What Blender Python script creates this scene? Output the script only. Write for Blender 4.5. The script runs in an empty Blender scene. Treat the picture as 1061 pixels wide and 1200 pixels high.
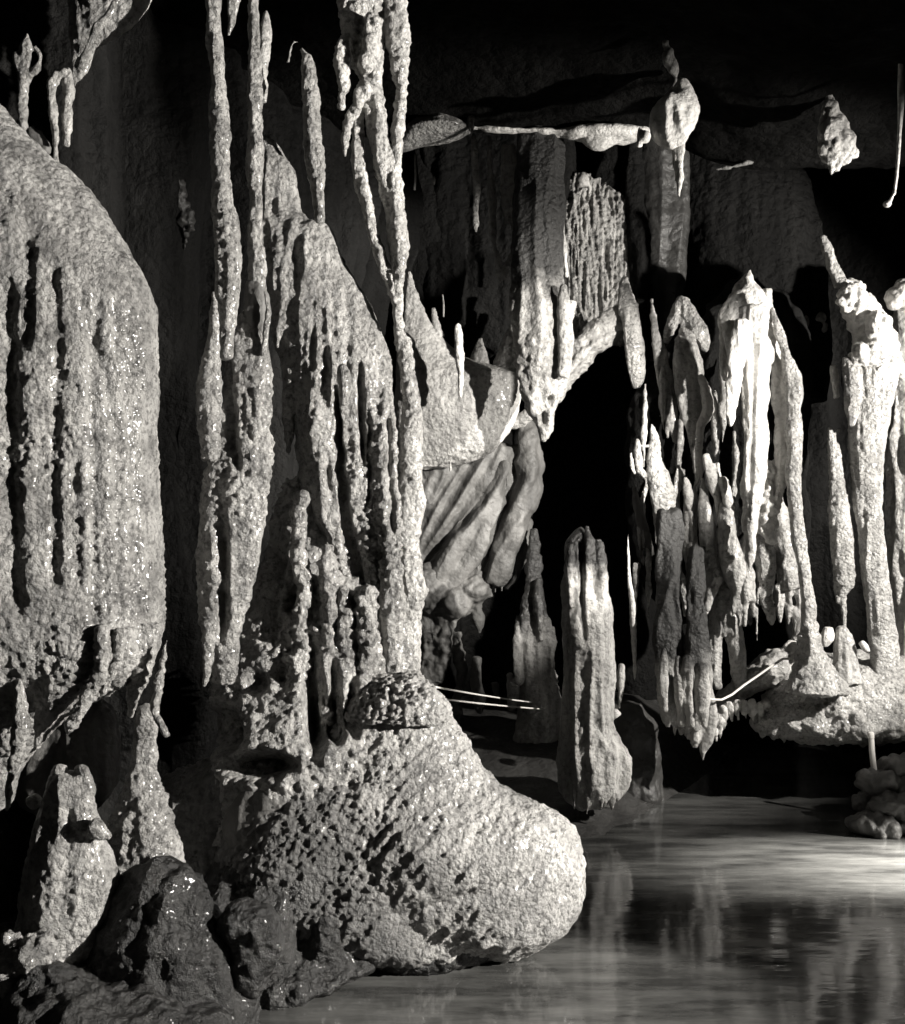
import bpy, math
import numpy as np
from mathutils import Vector

# ------------------------------------------------------------------ basics
F, CXP, CYP, H = 1290.0, 530.5, 600.0, 2.5      # focal length in photo pixels, image centre, eye height over the pool
C = bpy.context.scene.collection
R = np.random.RandomState(7)

def W(x, y, D):
    return ((x - CXP) * D / F, D, H - (y - CYP) * D / F)

# ------------------------------------------------------------------ noise (numpy)
_perm = np.random.RandomState(3).permutation(256).astype(np.int64)
_perm = np.concatenate([_perm, _perm, _perm])
_g = np.random.RandomState(5).normal(size=(256, 3)); _g /= np.linalg.norm(_g, axis=1)[:, None]

def pn(P):
    i = np.floor(P).astype(np.int64); f = P - i; i &= 255
    u = f * f * f * (f * (f * 6 - 15) + 10)
    def gr(a, b, c):
        h = _perm[_perm[_perm[(i[:, 0] + a) & 255] + ((i[:, 1] + b) & 255)] + ((i[:, 2] + c) & 255)]
        g = _g[h]
        return g[:, 0] * (f[:, 0] - a) + g[:, 1] * (f[:, 1] - b) + g[:, 2] * (f[:, 2] - c)
    l = lambda a, b, t: a + (b - a) * t
    x0 = l(l(gr(0,0,0), gr(1,0,0), u[:,0]), l(gr(0,1,0), gr(1,1,0), u[:,0]), u[:,1])
    x1 = l(l(gr(0,0,1), gr(1,0,1), u[:,0]), l(gr(0,1,1), gr(1,1,1), u[:,0]), u[:,1])
    return l(x0, x1, u[:, 2]) * 1.5

_wr = np.random.RandomState(11).rand(256, 3)
def worley(P):
    i = np.floor(P).astype(np.int64); f = P - i
    best = np.full(len(P), 9.0)
    for a in (-1, 0, 1):
        for b in (-1, 0, 1):
            for c in (-1, 0, 1):
                h = _perm[_perm[_perm[(i[:,0]+a) & 255] + ((i[:,1]+b) & 255)] + ((i[:,2]+c) & 255)]
                d = _wr[h] + np.array([a, b, c]) - f
                best = np.minimum(best, (d * d).sum(1))
    return np.sqrt(best)

# ------------------------------------------------------------------ shape pieces: closed shells in world space
def pchip(x, y, xs):
    x = np.asarray(x, float); y = np.asarray(y, float)
    if len(x) == 2: return np.interp(xs, x, y)
    h = np.diff(x); d = np.diff(y) / h
    m = np.zeros(len(x))
    for k in range(1, len(x) - 1):
        if d[k-1] * d[k] > 0:
            w1, w2 = 2*h[k] + h[k-1], h[k] + 2*h[k-1]
            m[k] = (w1 + w2) / (w1 / d[k-1] + w2 / d[k])
    m[0], m[-1] = d[0], d[-1]
    k = np.clip(np.searchsorted(x, xs) - 1, 0, len(x) - 2)
    t = (xs - x[k]) / h[k]
    return ((1 + 2*t) * (1-t)**2 * y[k] + t * (1-t)**2 * h[k] * m[k] + t*t * (3 - 2*t) * y[k+1] + t*t * (t-1) * h[k] * m[k+1])

def shell(rings):
    n = len(rings[0]); V = [p for r in rings for p in r]; Fc = []
    for a in range(len(rings) - 1):
        for j in range(n):
            k = (j + 1) % n
            Fc.append((a*n + j, a*n + k, (a+1)*n + k, (a+1)*n + j))
    for a, flip in ((0, True), (len(rings) - 1, False)):
        c = np.mean(np.array(rings[a]), axis=0); V.append(tuple(c)); ci = len(V) - 1
        for j in range(n):
            k = (j + 1) % n
            Fc.append((ci, a*n + k, a*n + j) if flip else (ci, a*n + j, a*n + k))
    return V, Fc

def L(rows, t=0.75, d=0.0, tmax=9.0, n=28, p=2.0, step=7.0):
    """a body given by its left and right edge at several heights; t = depth relative to width, d = offset in distance"""
    def make(D):
        y = [r[0] for r in rows]; m = max(2, int((y[-1] - y[0]) / step) + 1)
        ys = np.linspace(y[0], y[-1], m)
        xl = pchip(y, [r[1] for r in rows], ys); xr = pchip(y, [r[2] for r in rows], ys)
        dd = pchip(y, [(r[3] if len(r) > 3 else 0.0) for r in rows], ys) + d + D
        rings = []
        for k in range(m):
            hw = max(0.4, (xr[k] - xl[k]) / 2); cx = (xl[k] + xr[k]) / 2
            s = dd[k] / F; th = min(hw * s * t, tmax); ring = []
            for j in range(n):
                a = 2 * math.pi * j / n; ca, sa = math.cos(a), math.sin(a)
                ca = math.copysign(abs(ca) ** (2 / p), ca); sa = math.copysign(abs(sa) ** (2 / p), sa)
                X, Y, Z = W(cx, ys[k], dd[k])
                ring.append((X + hw * s * ca, Y + th * sa, Z))
            rings.append(ring)
        return shell(rings)
    return make

def U(pts, t=0.9, d=0.0, n=14, step=6.0):
    """a tapering strand through (x, y, width[, distance offset])"""
    def make(D):
        q = np.array([(a[0], a[1], a[2], a[3] if len(a) > 3 else 0.0) for a in pts], float)
        s = np.concatenate([[0], np.cumsum(np.hypot(np.diff(q[:, 0]), np.diff(q[:, 1])))])
        m = max(3, int(s[-1] / step) + 1); ss = np.linspace(0, s[-1], m)
        q = np.stack([pchip(s, q[:, c], ss) for c in range(4)], 1)
        P = np.array([W(a[0], a[1], D + d + a[3]) for a in q])
        T = np.gradient(P, axis=0); T /= np.linalg.norm(T, axis=1)[:, None] + 1e-9
        rings = []
        for k in range(m):
            side = np.cross(T[k], (0, 1, 0)); side /= np.linalg.norm(side) + 1e-9
            dep = np.cross(side, T[k]); r = max(0.5, q[k, 2] / 2) * (D + d + q[k, 3]) / F
            rings.append([tuple(P[k] + side * r * math.cos(2*math.pi*j/n) + dep * r * t * math.sin(2*math.pi*j/n)) for j in range(n)])
        return shell(rings)
    return make

def B(x, y, rx, ry, rd=None, d=0.0, n=18):
    """a rounded lump, radii in photo pixels"""
    def make(D):
        DD = D + d; s = DD / F; c = np.array(W(x, y, DD)); dd = (rx if rd is None else rd) * s
        rings = []
        for i in range(1, 12):
            v = math.pi * i / 12
            rings.append([tuple(c + np.array([rx*s*math.sin(v)*math.cos(2*math.pi*j/n), dd*math.sin(v)*math.sin(2*math.pi*j/n), ry*s*math.cos(v)])) for j in range(n)])
        return shell(rings)
    return make

# ------------------------------------------------------------------ surface relief
def relief(P, N, o):
    d = np.zeros(len(P))
    px = CXP + P[:, 0] / P[:, 1] * F; py = CYP - (P[:, 2] - H) / P[:, 1] * F
    s = o.get('seed', 0) * 7.31
    if o.get('low'):
        d += o['low'] * pn(P * o.get('klow', 3.0) + s)
    if o.get('flute'):
        k = o.get('kflute', 14.0); sl = o.get('slant', 0.0)
        Q = np.stack([(P[:, 0] + sl * P[:, 2]) * k, P[:, 1] * k, P[:, 2] * k * o.get('stretch', 0.1)], 1) + s
        a = pn(Q); d += o['flute'] * (1 - 2.2 * np.abs(a))
        d += o['flute'] * 0.5 * pn(Q * 2.1 + 9)
    if o.get('lump'):
        k = o.get('klump', 11.0)
        d += o['lump'] * pn(P * k + s) + 0.5 * o['lump'] * pn(P * k * 2.1 + 3 + s)
    if o.get('pop'):
        k = o.get('kpop', 24.0)
        Q = P + 0.012 * np.stack([pn(P * 15), pn(P * 15 + 40), pn(P * 15 + 80)], 1)
        m = np.clip(0.65 + 0.9 * pn(P * 2.6 + 20), o.get('popmin', 0.15), 1.25)
        if 'popmask' in o: m = m * o['popmask'](px, py)
        d += o['pop'] * m * (0.55 - worley(Q * k)) * 1.6
        d += o['pop'] * 0.55 * m * (0.5 - worley(Q * k * 2.15 + 7)) * 1.2
    front = np.clip(0.45 - N[:, 1] * 1.2, 0, 1)
    for pts, w, dep in o.get('grooves', ()):
        ys = [p[1] for p in pts]; gx = np.interp(py, ys, [p[0] for p in pts])
        fade = np.clip((py - ys[0]) / 25, 0, 1) * np.clip((ys[-1] - py) / 25, 0, 1)
        wob = 2.5 * pn(np.stack([py * 0.05, px * 0 + gx * 0.1, px * 0], 1))
        ww = np.interp(py, ys, w) if isinstance(w, (list, tuple)) else w
        d -= dep * np.exp(-((px - gx - wob) / ww) ** 4 if isinstance(w, (list, tuple)) else -((px - gx - wob) / ww) ** 2) * fade * front
    for x, y, rx, ry, dep in o.get('pits', ()):
        q = ((px - x) / rx) ** 2 + ((py - y) / ry) ** 2
        d -= dep * np.exp(-q ** 2) * front
    if 'mask' in o: d *= o['mask'](px, py)
    return d

def build(name, pieces, D, mat, voxel, o, parent=None, base=None, smooth=3):
    V, Fc = [], []
    for f in pieces:
        v, fc = f(D); k = len(V); V += v; Fc += [tuple(i + k for i in q) for q in fc]
    me = bpy.data.meshes.new('tmp'); me.from_pydata(V, [], Fc)
    ob = bpy.data.objects.new('tmp', me); C.objects.link(ob)
    md = ob.modifiers.new('r', 'REMESH'); md.mode = 'VOXEL'; md.voxel_size = voxel
    if smooth:
        sm = ob.modifiers.new('s', 'SMOOTH'); sm.factor = 0.5; sm.iterations = smooth
    dg = bpy.context.evaluated_depsgraph_get()
    out = bpy.data.meshes.new_from_object(ob.evaluated_get(dg))
    bpy.data.objects.remove(ob); bpy.data.meshes.remove(me)
    n = len(out.vertices)
    P = np.empty(n * 3); out.vertices.foreach_get('co', P); P = P.reshape(-1, 3)
    N = np.empty(n * 3); out.vertex_normals.foreach_get('vector', N); N = N.reshape(-1, 3)
    if o: P = P + N * relief(P, N, o)[:, None]
    base = np.array(base if base is not None else P.mean(0))
    out.vertices.foreach_set('co', (P - base).ravel()); out.update()
    out.polygons.foreach_set('use_smooth', [True] * len(out.polygons))
    out.name = name; out.materials.clear(); out.materials.append(mat)
    r = bpy.data.objects.new(name, out); C.objects.link(r)
    if parent: r.parent = parent
    else: r.location = base
    return r

STAT = []
def thing(name, label, cat, D, parts, mat=None, voxel=None, o=None, group=None, smooth=3):
    """parts: a list of pieces (one mesh) or a list of (part name, pieces, overrides)"""
    voxel = voxel or (0.009 if D < 7.2 else 0.0125)
    if parts and isinstance(parts[0], tuple):
        vs = [v for pt in parts for f in pt[1] for v in f(D)[0]]
        vs = np.array(vs); lo, hi = vs.min(0), vs.max(0)
        base = ((lo[0] + hi[0]) / 2, (lo[1] + hi[1]) / 2, lo[2])
        e = bpy.data.objects.new(name, None); C.objects.link(e); e.location = base; e.empty_display_size = 0.1
        for pt in parts:
            kw = pt[2] if len(pt) > 2 else {}
            oo = dict(o or {}); oo.update(kw.get('o', {}))
            c = build(pt[0], pt[1], D, kw.get('mat', mat), kw.get('voxel', voxel), oo, e, base, kw.get('smooth', smooth))
            if 'label' in kw: c['label'] = kw['label']
        r = e
    else:
        vs = np.array([v for f in parts for v in f(D)[0]]); lo, hi = vs.min(0), vs.max(0)
        r = build(name, parts, D, mat, voxel, o, None, ((lo[0]+hi[0])/2, (lo[1]+hi[1])/2, lo[2]), smooth)
    r['label'] = label; r['category'] = cat
    if cat == 'stalactite' and not group:
        mx = CXP + (lo[0] + hi[0]) / 2 / D * F
        group = 'formations of the right hand cluster' if mx > 735 else 'stalactites of the left foreground' if D < 8 else 'stalactites of the back wall'
    if group: r['group'] = group
    return r

# ------------------------------------------------------------------ materials
def mat_rock(name, c0, c1, rough=0.55, kcol=3.0, grain=70.0, bump=0.6, dist=0.012, streak=0.0, spec=0.4, coat=0.0, speck=0.0, shade_fade=None):
    m = bpy.data.materials.new(name); m.use_nodes = True
    nt = m.node_tree; N = nt.nodes; K = nt.links
    b = N['Principled BSDF']
    g = N.new('ShaderNodeNewGeometry'); pos = g.outputs['Position']
    def noise(scale, detail, rough_=0.6, vec=None):
        n = N.new('ShaderNodeTexNoise'); n.inputs['Scale'].default_value = scale
        n.inputs['Detail'].default_value = detail; n.inputs['Roughness'].default_value = rough_
        K.new(vec or pos, n.inputs['Vector']); return n
    n1 = noise(kcol, 7, 0.65)
    vec = pos
    if streak:
        mp = N.new('ShaderNodeMapping'); mp.inputs['Scale'].default_value = (1, 1, 0.08); K.new(pos, mp.inputs['Vector'])
        n2 = noise(streak, 5, 0.6, mp.outputs['Vector'])
        mx = N.new('ShaderNodeMix'); mx.data_type = 'FLOAT'; mx.inputs[0].default_value = 0.6
        K.new(n1.outputs['Fac'], mx.inputs[2]); K.new(n2.outputs['Fac'], mx.inputs[3]); fac = mx.outputs[0]
    else:
        fac = n1.outputs['Fac']
    r = N.new('ShaderNodeValToRGB'); r.color_ramp.elements[0].position = 0.34; r.color_ramp.elements[1].position = 0.66
    r.color_ramp.elements[0].color = (*[c0 * k for k in (1, 0.98, 0.94)], 1)
    r.color_ramp.elements[1].color = (*[c1 * k for k in (1, 0.98, 0.94)], 1)
    K.new(fac, r.inputs['Fac']); col = r.outputs['Color']
    if speck:                                   # mineral specks and dirt caught in the grain
        n5 = noise(grain * 0.55, 4, 0.7)
        r5 = N.new('ShaderNodeValToRGB'); r5.color_ramp.elements[0].position = 0.33; r5.color_ramp.elements[1].position = 0.52
        r5.color_ramp.elements[0].color = (1 - speck,) * 3 + (1,); r5.color_ramp.elements[1].color = (1, 1, 1, 1)
        K.new(n5.outputs['Fac'], r5.inputs['Fac'])
        mc = N.new('ShaderNodeMix'); mc.data_type = 'RGBA'; mc.blend_type = 'MULTIPLY'; mc.inputs[0].default_value = 1
        K.new(col, mc.inputs[6]); K.new(r5.outputs['Color'], mc.inputs[7]); col = mc.outputs[2]
    if shade_fade:                                   # painted shade, uneven edge: fades tops dark; axis X fades the lower left
        zc, wid, dark = shade_fade[:3]; axis = shade_fade[3] if len(shade_fade) > 3 else 'Z'; sg = -1 if axis == 'X' else 1
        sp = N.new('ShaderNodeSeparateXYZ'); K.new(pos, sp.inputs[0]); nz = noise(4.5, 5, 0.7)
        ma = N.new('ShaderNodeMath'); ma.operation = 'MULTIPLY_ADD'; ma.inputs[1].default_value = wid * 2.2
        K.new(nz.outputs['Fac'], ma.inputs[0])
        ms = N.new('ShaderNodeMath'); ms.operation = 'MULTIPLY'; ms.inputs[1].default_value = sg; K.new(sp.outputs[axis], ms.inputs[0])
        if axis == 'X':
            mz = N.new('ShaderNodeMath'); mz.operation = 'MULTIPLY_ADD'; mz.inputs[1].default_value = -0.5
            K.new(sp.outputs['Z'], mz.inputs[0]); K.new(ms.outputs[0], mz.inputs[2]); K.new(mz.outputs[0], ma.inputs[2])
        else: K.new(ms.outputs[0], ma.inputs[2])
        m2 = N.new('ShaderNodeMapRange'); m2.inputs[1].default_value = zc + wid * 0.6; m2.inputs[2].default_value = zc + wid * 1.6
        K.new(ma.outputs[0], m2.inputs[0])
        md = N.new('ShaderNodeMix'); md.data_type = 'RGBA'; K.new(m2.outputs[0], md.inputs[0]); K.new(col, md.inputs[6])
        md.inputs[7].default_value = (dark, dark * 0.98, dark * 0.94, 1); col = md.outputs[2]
    K.new(col, b.inputs['Base Color'])
    n3 = noise(grain, 6, 0.65)
    v = N.new('ShaderNodeTexVoronoi'); v.inputs['Scale'].default_value = grain * 0.6; K.new(pos, v.inputs['Vector'])
    mm = N.new('ShaderNodeMath'); mm.operation = 'MULTIPLY_ADD'; mm.inputs[1].default_value = -0.55
    K.new(v.outputs['Distance'], mm.inputs[0]); K.new(n3.outputs['Fac'], mm.inputs[2])
    bp = N.new('ShaderNodeBump'); bp.inputs['Strength'].default_value = bump; bp.inputs['Distance'].default_value = dist
    K.new(mm.outputs[0], bp.inputs['Height']); K.new(bp.outputs['Normal'], b.inputs['Normal'])
    n4 = noise(9, 4)
    mr = N.new('ShaderNodeMapRange'); mr.inputs[1].default_value = 0.3; mr.inputs[2].default_value = 0.7
    mr.inputs[3].default_value = max(0.05, rough - 0.17); mr.inputs[4].default_value = min(1, rough + 0.17)
    K.new(n4.outputs['Fac'], mr.inputs[0]); K.new(mr.outputs[0], b.inputs['Roughness'])
    b.inputs['Specular IOR Level'].default_value = spec
    b.inputs['Coat Weight'].default_value = coat; b.inputs['Coat Roughness'].default_value = 0.12
    return m

M = dict(
    grey=mat_rock('grey_flowstone', 0.14, 0.46, 0.42, 5.0, 54, 1.0, 0.035, spec=0.8, coat=0.22, speck=0.75),
    cream=mat_rock('pale_calcite', 0.26, 0.58, 0.42, 4.0, 54, 1.0, 0.03, spec=0.8, coat=0.2, speck=0.65),
    white=mat_rock('white_calcite', 0.42, 0.74, 0.42, 3.5, 44, 0.8, 0.02, streak=14, spec=0.5, speck=0.35),
    foot=mat_rock('rippled_flowstone', 0.13, 0.44, 0.5, 2.6, 66, 1.0, 0.022, spec=0.8, coat=0.25, speck=0.75, shade_fade=(0.09, 0.36, 0.07, 'X')),  # lower left flank darkened in the colour as its shaded side
    far=mat_rock('banded_calcite', 0.18, 0.52, 0.42, 3.0, 45, 0.9, 0.02, streak=12, spec=0.6, coat=0.15, speck=0.5),
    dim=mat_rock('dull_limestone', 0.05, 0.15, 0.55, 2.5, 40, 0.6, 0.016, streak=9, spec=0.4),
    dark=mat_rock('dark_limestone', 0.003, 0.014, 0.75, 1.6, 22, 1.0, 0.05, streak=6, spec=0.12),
    shaded_grey=mat_rock('shaded_flowstone', 0.05, 0.20, 0.4, 3.5, 50, 1.0, 0.035, spec=0.8, coat=0.25, speck=0.7),  # darker version of the grey flowstone, shoulder's shade put into the colour
    wet=mat_rock('wet_dark_flowstone', 0.004, 0.028, 0.40, 4.0, 34, 0.9, 0.03, spec=0.45, coat=0.10, speck=0.5),
    tooth=mat_rock('shaded_tooth', 0.18, 0.5, 0.5, 3.0, 38, 1.0, 0.03, streak=12, spec=0.4, speck=0.5, shade_fade=(4.35, 0.40, 0.02)),  # upper part painted darker, for light falloff and dirt
    fringe=mat_rock('shaded_fringe', 0.20, 0.55, 0.5, 3.0, 45, 0.8, 0.02, streak=12, spec=0.4, speck=0.35, shade_fade=(1.22, 0.22, 0.02)),  # unlit upper part of the draperies painted dark
    pillar=mat_rock('shaded_pillar', 0.20, 0.58, 0.42, 3.0, 45, 0.9, 0.02, streak=12, spec=0.4, speck=0.45, shade_fade=(2.0, 0.22, 0.015)),  # column top painted to fade into darkness
    stump=mat_rock('shaded_stump', 0.18, 0.48, 0.42, 3.0, 45, 0.9, 0.02, streak=12, spec=0.6, speck=0.45, shade_fade=(1.45, 0.3, 0.025)),  # same painted fade into darkness for the rear column
    roof=mat_rock('near_black_ceiling', 0.002, 0.009, 0.9, 1.4, 18, 1.0, 0.05, spec=0.03),  # near black base colour, set to hide lamp spill
    crystal=mat_rock('crystal_crust', 0.15, 0.7, 0.5, 6.0, 34, 1.0, 0.03, streak=34, spec=0.5, speck=0.8),
    mud=mat_rock('wet_mud', 0.025, 0.06, 0.4, 2.0, 26, 0.6, 0.02, spec=0.5),
)

def rag(x, y, w, n, ln, seed):
    """small ragged drips growing out of a body about (x, y)"""
    r = np.random.RandomState(seed); out = []
    for i in range(n):
        xx = x + w * (r.rand() - 0.5); yy = y + r.uniform(-0.4, 0.2) * ln; l = ln * r.uniform(0.5, 1.1); q = r.uniform(4, 7)
        out.append(U([(xx, yy, q * 0.8), (xx + r.uniform(-1, 1), yy + l * 0.4, q), (xx + r.uniform(-2, 2), yy + l * 0.8, q * 0.55), (xx + r.uniform(-2, 2), yy + l, 1.6)], d=r.uniform(-0.04, 0.02)))
    return out

# relief presets (metres)
POP = dict(low=0.02, flute=0.010, kflute=9, lump=0.014, pop=0.022, kpop=20)
CONE = dict(low=0.018, flute=0.012, kflute=12, lump=0.009, pop=0.014, kpop=24)
FINE = dict(low=0.012, klow=5, flute=0.005, kflute=16, lump=0.008, klump=16, pop=0.007, kpop=30)
FLUT = dict(low=0.025, flute=0.005, kflute=10, stretch=0.05, lump=0.008, pop=0.008, kpop=26)
FAR = dict(low=0.025, flute=0.020, kflute=9, stretch=0.09, lump=0.012, klump=9)
FARS = dict(low=0.012, klow=5, flute=0.008, kflute=14, lump=0.008, klump=14)
KNOB = dict(low=0.02, lump=0.022, klump=9, pop=0.012, kpop=14)

#@@SCENE
# ------------------------------------------------------------------ the setting
def struct(name, me, mat, kind='structure'):
    me.materials.append(mat); me.polygons.foreach_set('use_smooth', [True] * len(me.polygons))
    ob = bpy.data.objects.new(name, me); C.objects.link(ob); ob['kind'] = kind
    return ob

def grid(name, P, nu, nv):
    me = bpy.data.meshes.new(name)
    Fc = [(i*nv + j, (i+1)*nv + j, (i+1)*nv + j+1, i*nv + j+1) for i in range(nu-1) for j in range(nv-1)]
    me.from_pydata([tuple(p) for p in P], [], Fc); me.update(); return me

def cave_wall():
    plan = np.array([(-4.6, -3), (-4.2, 3), (-3.7, 5.6), (-2.9, 7.3), (-1.7, 8.3), (-0.9, 10.2), (0.2, 11.6), (1.6, 12.0), (3.4, 11.9), (5.6, 11.4), (8.6, 9.6), (11, 6.5), (11.5, 2), (11.5, -3)], float)
    s = np.concatenate([[0], np.cumsum(np.hypot(*np.diff(plan, axis=0).T))])
    nu, nv = 420, 190
    ss = np.linspace(0, s[-1], nu); x = pchip(s, plan[:, 0], ss); y = pchip(s, plan[:, 1], ss)
    z = np.linspace(-1.2, 9, nv)
    X = np.repeat(x, nv); Y = np.repeat(y, nv); Z = np.tile(z, nu)
    P = np.stack([X, Y, Z], 1)
    tx = np.repeat(np.gradient(x), nv); ty = np.repeat(np.gradient(y), nv); ln = np.hypot(tx, ty)
    nrm = np.stack([ty / ln, -tx / ln, 0 * tx], 1)
    a = pn(P * 0.5); fl = pn(P * np.array([3.2, 3.2, 0.35]) + 4)
    d = 0.35 * a + 0.16 * (1 - 2.2 * np.abs(fl)) + 0.06 * pn(P * np.array([7, 7, 1.2])) + 0.05 * pn(P * 4) + 0.02 * pn(P * 12)
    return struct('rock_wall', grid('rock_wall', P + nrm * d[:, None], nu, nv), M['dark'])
cave_wall()

def ceiling():
    nu, nv = 260, 330
    x = np.linspace(-6, 13, nu); y = np.linspace(-3, 14, nv)
    X = np.repeat(x, nv); Y = np.tile(y, nu)
    q = np.array([-3, 3, 6.5, 8.6, 9.55, 9.75, 10.1, 11, 14]); zz = np.array([6.6, 6.5, 6.3, 6.0, 5.83, 5.86, 6.5, 7.4, 7.8])
    Z = np.interp(Y, q, zz)
    sx = np.clip((X - 1.5) / 1.2, 0, 1); Z = Z - 0.33 * sx * sx * (3 - 2 * sx)
    P = np.stack([X, Y, Z], 1)
    Z = Z + 0.10 * pn(P * 1.1) * np.clip(np.abs(Y - 9.6), 0.15, 1) + 0.04 * pn(P * 4) + 0.015 * pn(P * 11)
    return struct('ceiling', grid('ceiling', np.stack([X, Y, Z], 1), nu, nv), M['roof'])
ceiling()

def cave_floor():
    nu, nv = 140, 170
    x = np.linspace(-9, 13, nu); y = np.linspace(-6, 15, nv)
    X = np.repeat(x, nv); Y = np.tile(y, nu); P = np.stack([X, Y, 0 * X], 1)
    Z = -0.75 + 0.15 * pn(P * 0.7) + 0.04 * pn(P * 4)
    return struct('cave_floor', grid('cave_floor', np.stack([X, Y, Z], 1), nu, nv), M['mud'])
cave_floor()

def mud_bank():
    nu, nv = 150, 110
    x = np.linspace(-2.2, 3.4, nu); y = np.linspace(7.9, 12.2, nv)
    X = np.repeat(x, nv); Y = np.tile(y, nu); P = np.stack([X, Y, 0 * X], 1)
    edge = 8.35 + 1.1 * np.clip(X - 0.8, 0, 9) ** 1.4 + 0.15 * pn(P * 1.6)
    Z = np.clip((Y - edge) * 0.28, -0.6, 0.55) + 0.03 * pn(P * 3) + 0.012 * pn(P * 9)
    return struct('mud_bank', grid('mud_bank', np.stack([X, Y, Z], 1), nu, nv), M['mud'])
mud_bank()

def water():
    me = grid('water', [(x, y, 0.0) for x in np.linspace(-7, 12.5, 9) for y in np.linspace(-3, 13, 9)], 9, 9)
    m = bpy.data.materials.new('pool_water'); m.use_nodes = True
    N = m.node_tree.nodes; K = m.node_tree.links; b = N['Principled BSDF']
    b.inputs['Base Color'].default_value = (0.035, 0.035, 0.033, 1)
    b.inputs['Roughness'].default_value = 0.10; b.inputs['IOR'].default_value = 1.33
    b.inputs['Specular IOR Level'].default_value = 0.9
    g = N.new('ShaderNodeNewGeometry'); m3 = N.new('ShaderNodeMapping'); m3.inputs['Scale'].default_value = (0.5, 2.2, 1)
    K.new(g.outputs['Position'], m3.inputs['Vector'])
    n3 = N.new('ShaderNodeTexNoise'); n3.inputs['Scale'].default_value = 2.4; n3.inputs['Detail'].default_value = 7; n3.inputs['Roughness'].default_value = 0.65
    K.new(m3.outputs['Vector'], n3.inputs['Vector'])
    r3 = N.new('ShaderNodeValToRGB'); r3.color_ramp.elements[0].position = 0.38; r3.color_ramp.elements[1].position = 0.62
    r3.color_ramp.elements[0].color = (0.030, 0.030, 0.029, 1); r3.color_ramp.elements[1].color = (0.10, 0.10, 0.096, 1)
    K.new(n3.outputs['Fac'], r3.inputs['Fac']); K.new(r3.outputs['Color'], b.inputs['Base Color'])
    mp = N.new('ShaderNodeMapping'); mp.inputs['Scale'].default_value = (0.55, 1.6, 1)
    K.new(g.outputs['Position'], mp.inputs['Vector'])
    n = N.new('ShaderNodeTexNoise'); n.inputs['Scale'].default_value = 3.2; n.inputs['Detail'].default_value = 4
    K.new(mp.outputs['Vector'], n.inputs['Vector'])
    bp = N.new('ShaderNodeBump'); bp.inputs['Strength'].default_value = 0.14; bp.inputs['Distance'].default_value = 0.03
    K.new(n.outputs['Fac'], bp.inputs['Height']); K.new(bp.outputs['Normal'], b.inputs['Normal'])
    return struct('water', me, m)
water()

# ------------------------------------------------------------------ left foreground
def drip(x, y0, y1, w, dx=0):
    return U([(x, y0, w), (x + dx*0.3, y0 + (y1-y0)*0.4, w*0.8), (x + dx*0.8, y0 + (y1-y0)*0.8, w*0.5), (x + dx, y1, max(1.5, w*0.2))])

gA = [([(9, 320), (12, 520), (18, 730)], 11, 0.035), ([(60, 290), (68, 420), (62, 560), (64, 700)], 9, 0.028),
      ([(92, 320), (108, 410), (110, 560), (112, 740)], 7, 0.026), ([(116, 330), (114, 400), (137, 500), (140, 740)], 7, 0.024),
      ([(133, 340), (139, 440)], 6, 0.018), ([(150, 350), (152, 480), (160, 600), (163, 700)], 8, 0.018), ([(36, 240), (30, 420)], 10, 0.018),
      ([(85, 520), (88, 640), (92, 700)], 9, 0.018), ([(48, 480), (44, 640)], 8, 0.018), ([(122, 600), (125, 730)], 6, 0.018), ([(85, 200), (96, 300)], 7, 0.016)]
thing('fluted_flowstone', 'huge rounded grey flowstone mass with vertical flutes and hanging panels along its lower rim', 'flowstone', 5.7, [
    ('body', [L([(122,-90,2),(140,-100,14),(160,-105,38),(185,-110,62),(205,-115,84),(235,-120,108),(265,-120,132),(300,-120,156),(330,-120,172),(370,-120,182),(420,-120,184),(520,-120,181),(570,-120,183),(640,-120,187),(700,-120,190),(735,-118,191),(760,-114,188),(785,-108,172),(805,-104,140),(830,-100,92),(860,-96,60),(900,-90,26),(945,-80,10)], t=0.62, p=2.3, n=60)],
        dict(o=dict(grooves=gA), voxel=0.0085)),
    ('hanging_panel', [L([(728,30,122),(760,32,118),(790,34,108),(820,40,84),(845,42,62),(862,42,50),(876,40,45)], t=0.5, d=-0.30)]),
    ('hanging_panel', [L([(728,146,190),(760,152,186),(785,153,178),(805,152,170),(822,151,160),(840,151,155)], t=0.6, d=-0.14)]),
    ('drip', [U([(120,735,16),(121,770,17),(112,800,16),(94,835,14),(78,858,5)], d=-0.36)]),
    ('drip', [U([(143,738,12),(136,775,9),(126,800,7),(117,820,3)], d=-0.34)]),
    ('drip', [U([(196,748,3),(191,775,8),(187,805,13),(183,832,11),(188,848,10),(196,863,5)], d=-0.2)]),
    ('drip', [U([(26,730,20),(22,790,14),(24,840,18),(20,880,16),(12,915,8),(9,950,3)], d=-0.36)]),
], M['grey'], o=dict(FLUT, pop=0.011, kpop=30, popmin=0.4, popmask=lambda x, y: np.clip((y - 150) / 300, 0.5, 1.3)))

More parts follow.
